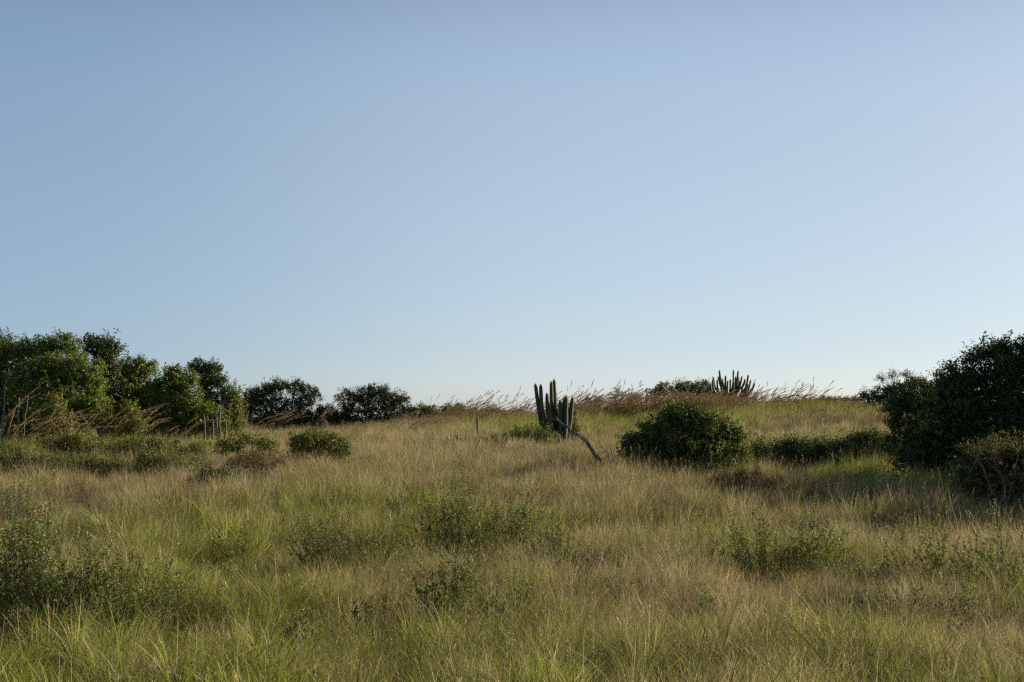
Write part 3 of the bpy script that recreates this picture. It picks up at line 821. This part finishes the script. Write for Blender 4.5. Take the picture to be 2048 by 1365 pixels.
bare_branch('dead_branch', 'dead limb lying along the crest toward the right tree', [(1630, 806, 79), (1665, 801, 79), (1700, 797, 79), (1740, 806, 79)], 309, 'dead_wood', .035, 6, .2)
bare_branch('dry_stalk', 'thin upright dry stalk alone on the crest right of the dead branches', [(1621, 812, 78), (1622, 790, 78), (1622, 768, 78)], 305, 'twig', .025, 4, .15, 'stalk')
bare_branch('dead_branch', 'brown twigs arching in the grass left of the right trees', [(1690, 905, 46), (1688, 878, 46), (1660, 868, 46), (1615, 884, 46)], 306, 'twig', .015, 8, .35)
bare_branch('dead_branch', 'small twiggy branch at the foot of the leaning dead trunk', [(1222, 925, 41), (1215, 908, 41), (1200, 890, 41), (1195, 880, 41)], 307, 'dead_wood', .018, 7, .35)
bare_branch('dead_branch', 'short dead branch sticking left out of the round bush', [(1285, 862, 38.5), (1262, 873, 38), (1243, 884, 37.6)], 308, 'dead_wood', .02, 4, .25)

# leaning dead trunk with its foot in the grass and its top against the cactus
g = np.random.default_rng(310)
tp = [P(1216, 958, 37.5), P(1194, 915, 39), P(1172, 880, 42), P(1150, 868, 45), P(1128, 850, 47.5), P(1106, 838, 50)]
tp = np.array(tp); base = tp[0].copy()
tt = np.linspace(0, 5, 16); i0 = np.clip(tt.astype(int), 0, 4); fr = (tt - i0)[:, None]
pp = tp[i0] * (1 - fr) + tp[i0 + 1] * fr + g.normal(0, .015, (16, 3))
root = thing('fallen_tree', base, 'grey leaning dead trunk propped between the grass and the tall cactus', 'dead tree')
mb = MB(); tube(mb, pp, np.linspace(.066, .034, 16) * g.uniform(.85, 1.15, 16), 8); mb.build('trunk', M['dead_wood'], root, True, origin=base)
for (a_, b_) in ((4, P(1160, 866, 42)), (9, P(1138, 846, 46)), (13, P(1108, 832, 49)), (7, P(1168, 893, 43.5))):
    mb = MB(); tube(mb, curve_pts(pp[a_], b_, g, 5, .08), np.linspace(.025, .008, 5), 5); mb.build('branch', M['dead_wood'], root, True, origin=base)

# ------------------------------------------------------------------ cacti
def cactus_stem(mb, path, r, rng, ribs=9):
    path = np.asarray(path, float)
    n = 22; t = np.linspace(0, len(path) - 1, n)
    xi = np.arange(len(path))
    # smooth path through the given joints
    p = np.stack([np.interp(t, xi, path[:, i]) for i in range(3)], -1)
    for _ in range(2):
        p[1:-1] = (p[:-2] + p[1:-1] * 2 + p[2:]) / 4
    s = np.linspace(0, 1, n)
    L = np.linalg.norm(np.diff(p, axis=0), axis=1).sum()
    rr = r * (.86 + .18 * np.sin(s * 2.6 + .2)) * (1 + .04 * np.sin(s * 19 + rng.random() * 6))
    # rounded tip
    tipn = 5; dirv = norm((p[-1] - p[-2])[None])[0]
    k = np.linspace(.2, 1, tipn)
    ext = p[-1] + dirv[None] * (k * r * 2.6)[:, None]
    rr2 = rr[-1] * np.clip(1 - (k * .96) ** 2, 0, 1) ** .75
    p = np.vstack([p, ext]); rr = np.concatenate([rr, rr2])
    tube(mb, p, rr, ribs=(ribs, .24), cap=True)
    # spines on the ribs, paler hairs near the tip
    ns = int(L * 200)
    i = rng.integers(0, len(p) - 1, ns); f = rng.random(ns)[:, None]
    pos = p[i] * (1 - f) + p[i + 1] * f
    rad = rr[i][:, None]
    an = rng.integers(0, ribs, ns) * 2 * np.pi / ribs
    out = norm(np.stack([np.cos(an), np.sin(an), rng.normal(0, .2, ns)], -1))
    leaves(mb, pos + out * rad * .95, out + rng.normal(0, .4, (ns, 3)) + np.array([0, 0, .2]), np.full(ns, .028), rng, width=.14, kind=1.0)

def cactus(name, label, foot, stems, r, seed, mat='cactus', ribs=9, group=None, cat='cactus', d0=None):
    g = np.random.default_rng(seed)
    base = P(*foot); base[2] = float(ground(base[0], base[1]))
    root = thing(name, base, label, cat, group)
    for st in stems:
        mb = MB()
        path = [P(*p) for p in st]
        cactus_stem(mb, path, r * g.uniform(.9, 1.1), g, ribs)
        mb.build('stem', M[mat], root, True, origin=base)
    return root

plant('low_shrub', 'dark tangled brush around the foot of the tall cactus', 'shrub', 52.3, [(1106, 874, 24, 18), (1130, 878, 20, 17), (1090, 882, 18, 12)], .06, 'dark_leaf', 84, 1.5, trunk_r=.015, twig=.15, parts=('foliage', 'branches'))
D = 52.0
cactus('column_cactus', 'tall dark multi-stemmed cactus left of the round bush', (1112, 890, D), [
    [(1098, 892, D), (1090, 868, D), (1082.5, 848, D), (1077, 817, D), (1071.8, 777, D)],
    [(1104, 890, D - .1), (1096, 862, D - .1), (1088, 835, D - .1), (1083, 815, D - .1), (1081.6, 779, D - .1)],
    [(1101, 870, D + .3), (1097, 845, D + .3), (1095, 820, D + .3), (1094.3, 796, D + .3)],
    [(1108, 892, D - .3), (1102, 868, D - .3), (1099, 845, D - .3), (1096.9, 811, D - .3)],
    [(1110, 893, D), (1106, 848, D), (1103.8, 817, D), (1102.6, 773, D)],
    [(1114, 893, D + .2), (1113, 850, D + .2), (1111, 817, D + .2), (1108.6, 769, D + .2)],
    [(1119, 893, D - .2), (1120.7, 852, D - .2), (1120.3, 811, D - .2)],
    [(1126, 893, D + .1), (1127.3, 850, D + .1), (1128.5, 806, D + .1)],
    [(1129, 893, D - .15), (1131.4, 852, D - .15), (1132.4, 803, D - .15)],
    [(1133, 893, D), (1138, 868, D), (1141, 837, D), (1144.2, 805, D)],
    [(1119, 893, D - .5), (1118.4, 878, D - .5)], [(1107, 893, D + .4), (1107, 840, D + .4), (1106.5, 828, D + .4)], [(1123, 893, D + .3), (1124, 850, D + .3), (1124.5, 818, D + .3)], [(1134, 893, D + .3), (1135, 850, D + .3), (1136.5, 822, D + .3)], [(1092, 885, D + .2), (1091, 860, D + .2), (1090, 838, D + .2)]], .075, 400)

D = 82.0
f0 = (1446, 815, D)
tips = [(1439.8, 746, -.3), (1411, 763, 0), (1424, 764, .3), (1434, 764, -.2), (1438.5, 758, .2), (1446, 762, .4), (1467.7, 745, 0), (1474.6, 747, .3), (1482, 757, -.3),
        (1472, 759, -.4), (1479, 767, .2), (1490, 763, 0), (1497, 755, .2), (1502, 781, -.2), (1454, 767, -.4), (1461, 764, .1), (1495, 774, -.4), (1430, 772, -.5), (1406, 777, .2), (1416, 781, -.3), (1507, 771, .3), (1427, 758, .5), (1450, 757, -.1), (1500, 765, .1), (1420, 772, .4), (1444, 768, .5), (1476, 760, .5), (1486, 772, .4), (1467, 770, -.6)]
st = []
for (tx, ty, dd) in tips:
    k_ = math.sin(tx * 3.7 + ty)
    bx = 1452 + (tx - 1455) * .30
    mx = 1455 + (tx - 1455) * (.74 + .12 * k_)
    my = 786 + 6 * math.cos(tx * 2.3) + (5 if ty > 765 else 0)
    st.append([(bx, 814, D + dd * .3), (bx * .6 + mx * .4, my + 12, D + dd * .8), (mx, my, D + dd), (tx * .75 + mx * .25, my * .5 + ty * .5, D + dd), (tx + 1.2 * k_, ty, D + dd)])
cactus('branching_cactus', 'wide many-armed cactus against the sky on the crest', f0, st, .058, 401, ribs=7)

cactus('lone_cactus', 'single short cactus column standing alone on the slope', (955.6, 873, 57),
       [[(955.8, 876, 57), (955.4, 855, 57), (954.8, 838, 57)]], .042, 402, 'grey_cactus', ribs=7)
cactus('pale_cactus', 'cluster of short pale cactus columns under the slim left tree', (428, 878, 49), [
    [(409, 880, 49), (409.5, 850, 49), (408, 833, 49)], [(416, 880, 49.2), (416, 855, 49.2), (414.7, 837, 49.2)],
    [(426, 880, 48.9), (425.5, 850, 48.9), (424.6, 832, 48.9)], [(434, 880, 49.3), (434, 860, 49.3), (433, 839, 49.3)],
    [(437, 880, 49), (438, 850, 49), (440, 822, 49)], [(441, 880, 48.7), (440, 858, 48.7)],
    [(450, 880, 49.1), (451, 865, 49.1), (452, 849, 49.1)]], .036, 403, 'grey_cactus', ribs=7)

# weathered posts at the left edge
def post(label, a_, b_, r, seed, group='weathered posts at the left edge'):
    g = np.random.default_rng(seed)
    a3, b3 = P(*a_), P(*b_)
    a3[2] = float(ground(a3[0], a3[1])) - .1
    mb = MB(); tube(mb, curve_pts(a3, b3, g, 8, .012), r * g.uniform(.85, 1.12, 8), 8)
    o = mb.build('wooden_post', M['pale_wood'], smooth=True, origin=a3); o.location = tuple(a3)
    tag(o, label, 'post', group)
post('upright pale post among the plume grass at the left edge', (37, 870, 47), (38.5, 796, 47), .020, 500)
post('slim pale post leaning right behind the upright left post', (42, 870, 48), (56, 793, 48), .014, 501)
post('thick grey post in shade at the very left edge', (4, 870, 49), (10, 770, 49), .032, 502)
post('short brown post on the crest behind the plume grass', (1293.5, 815, 82), (1293.6, 778, 82), .04, 503, None)

# ------------------------------------------------------------------ plume grass
def plume(mb, g, base, h, lean, head, fine=True, width=.012):
    """a stalk that bows to the right and ends in a feathery head"""
    n = 12; t = np.linspace(0, 1, n)
    az = g.normal(0, .5) + (math.pi if g.random() < .06 else 0)
    dx = lean * h * t ** 2.0
    up = h * (t - .30 * min(lean, 1.3) * t ** 3)
    p = np.asarray(base) + np.stack([dx * math.cos(az), dx * math.sin(az), up], -1)
    tube(mb, p[:8 + 4], np.linspace(width * .32, width * .16, n), 3, r=g.random())
    L = np.linalg.norm(np.diff(p, axis=0), axis=1).sum()
    nb = int(head / (.0045 if fine else .009))
    f = 1 - g.random(nb) * min(.95, head / L)
    tt = f * (n - 1); i0 = np.clip(tt.astype(int), 0, n - 2); fr = (tt - i0)[:, None]
    pos = p[i0] * (1 - fr) + p[i0 + 1] * fr
    ax = norm(p[i0 + 1] - p[i0])
    env = np.sin(np.clip((f - (1 - head / L)) / (head / L), .03, .99) * np.pi) ** .5
    dv = ax * 1.0 + g.normal(0, .26 if fine else .10, (nb, 3))
    leaves(mb, pos, dv, (.05 if fine else .09) * (.4 + env) * g.uniform(.7, 1.2, nb), g, width=.10 if fine else .15, kind=1.0)

def plume_clump(mb, g, n, h0, h1, lean0, lean1, hd0, hd1, rad, fine=True, width=.012):
    for i in range(n):
        a_ = g.random() * 6.283; r_ = rad * math.sqrt(g.random())
        plume(mb, g, (math.cos(a_) * r_, math.sin(a_) * r_, 0), g.uniform(h0, h1), g.uniform(lean0, lean1), g.uniform(hd0, hd1), fine, width)

def ridge_clump(mb, g): plume_clump(mb, g, 4, .9, 1.75, .25, .85, .45, .8, .4, False, .014)
def ridge_low(mb, g): plume_clump(mb, g, 4, .8, 1.25, .6, 1.2, .5, .8, .4, False, .014)
def ridge_thin(mb, g): plume_clump(mb, g, 3, 1.2, 2.0, .15, .6, .3, .5, .4, False, .012)
for i in range(9):
    proto('plume_proto', i, (ridge_clump, ridge_low, ridge_thin)[i // 3], 600 + i, 'plume')

g = np.random.default_rng(61)
rows = []
# (px centre, spread, distance, spread, count, kinds)
for cx, sx, cd, sd, n, kinds in ((1230, 75, 76, 2.5, 120, (0, 3)), (1340, 70, 76, 2.5, 140, (0, 3)), (1410, 50, 75, 2.5, 70, (0, 3)), (1460, 50, 74, 2.5, 40, (0, 3)),
                                 (1100, 90, 77, 2.0, 60, (0, 3)), (930, 60, 76, 2.0, 45, (0, 3)), (840, 45, 70, 3, 34, (3, 6)), (1180, 80, 78, 2, 26, (6, 9)),
                                 (1290, 120, 79, 2, 44, (6, 9)), (930, 70, 79, 2, 16, (6, 9)), (1030, 60, 78, 2, 12, (6, 9)), (1560, 90, 78, 2, 20, (6, 9)), (1690, 40, 70, 3, 10, (0, 3)),
                                 (1560, 80, 76, 3, 22, (3, 6)), (1755, 20, 58, 2, 12, (0, 3)), (1610, 80, 78, 1.5, 34, (3, 6)), (1540, 60, 77, 2, 16, (0, 3)), (1000, 60, 75, 2, 30, (3, 6)), (720, 60, 74, 3, 16, (3, 6)), (1620, 60, 66, 4, 14, (3, 6))):
    y = g.normal(cd, sd * .6, n); px = g.normal(cx, sx * .55, n)
    rows.append(np.stack([(px - 1024) / F * y, y, g.integers(kinds[0], kinds[1], n)], -1))
R = np.concatenate(rows); n = len(R)
pts = np.stack([R[:, 0], R[:, 1], ground(R[:, 0], R[:, 1])], -1)
scatter_object('plume_grass', pts, R[:, 2], np.stack([g.normal(0, .08, n), g.normal(.06, .10, n), g.normal(0, .35, n)], -1),
               g.uniform(.7, 1.15, n), np.zeros(n), g.random(n), 'plume_proto', 'plume', 'rust brown plume grass bowing to the right along the crest')

PG = 'single plume grass clumps bowing to the right'
for i, (lab, px, d, n_, h0, h1, l0, l1, hd) in enumerate([
        ('large plume grass clump at the left edge, in front of the posts', -8, 38, 9, 1.6, 2.3, .4, 1.1, 1.1),
        ('plume grass clump bent nearly flat under the upright left post', 35, 40, 7, 1.2, 1.7, .6, 1.2, 1.0),
        ('plume grass clump crossing the pale glossy shrub', 85, 42, 4, 1.3, 1.7, .3, .9, .7),
        ('sparse plume grass clump before the round left tree', 165, 45, 4, 1.3, 1.7, .3, .7, .7),
        ('tall plume grass clump below the tufted tree', 205, 45, 6, 1.4, 1.9, .45, .85, .9),
        ('dense plume grass clump left of the pale cactus cluster', 265, 45, 6, 1.2, 1.7, .5, 1.0, .8),
        ('low plume grass clump close to the pale cactus cluster', 330, 46, 4, 1.0, 1.4, .5, .9, .6),
        ('upright plume grass clump right behind the pale cactus cluster', 470, 52, 5, 1.1, 1.5, .05, .2, .5),
        ('plume grass clump below the left end of the wide crest tree', 490, 56, 6, 1.1, 1.7, .5, 1.0, .7),
        ('plume grass clump below the middle of the wide crest tree', 530, 58, 6, 1.0, 1.5, .6, 1.1, .8),
        ('tall plume grass clump rising in the gap between the crest trees', 625, 60, 7, 1.1, 2.1, .3, .9, .7),
        ('plume grass clump bowed low under the flat-bottomed tree', 775, 66, 8, 1.0, 1.4, .6, 1.2, .8),
        ('plume grass clump below the right end of the flat-bottomed tree', 820, 66, 8, 1.0, 1.3, .8, 1.4, .9)]):
    g = np.random.default_rng(700 + i); x = X(px, d); base = (x, d, float(ground(x, d)))
    mb = MB(); plume_clump(mb, g, n_ + 2, h0 * 1.15, h1 * 1.3, l0, l1, hd * .85, hd * 1.25, .4, True, .022)
    o = mb.build('plume_grass_clump', M['plume'], None); o.location = base
    tag(o, lab, 'plume grass', PG)
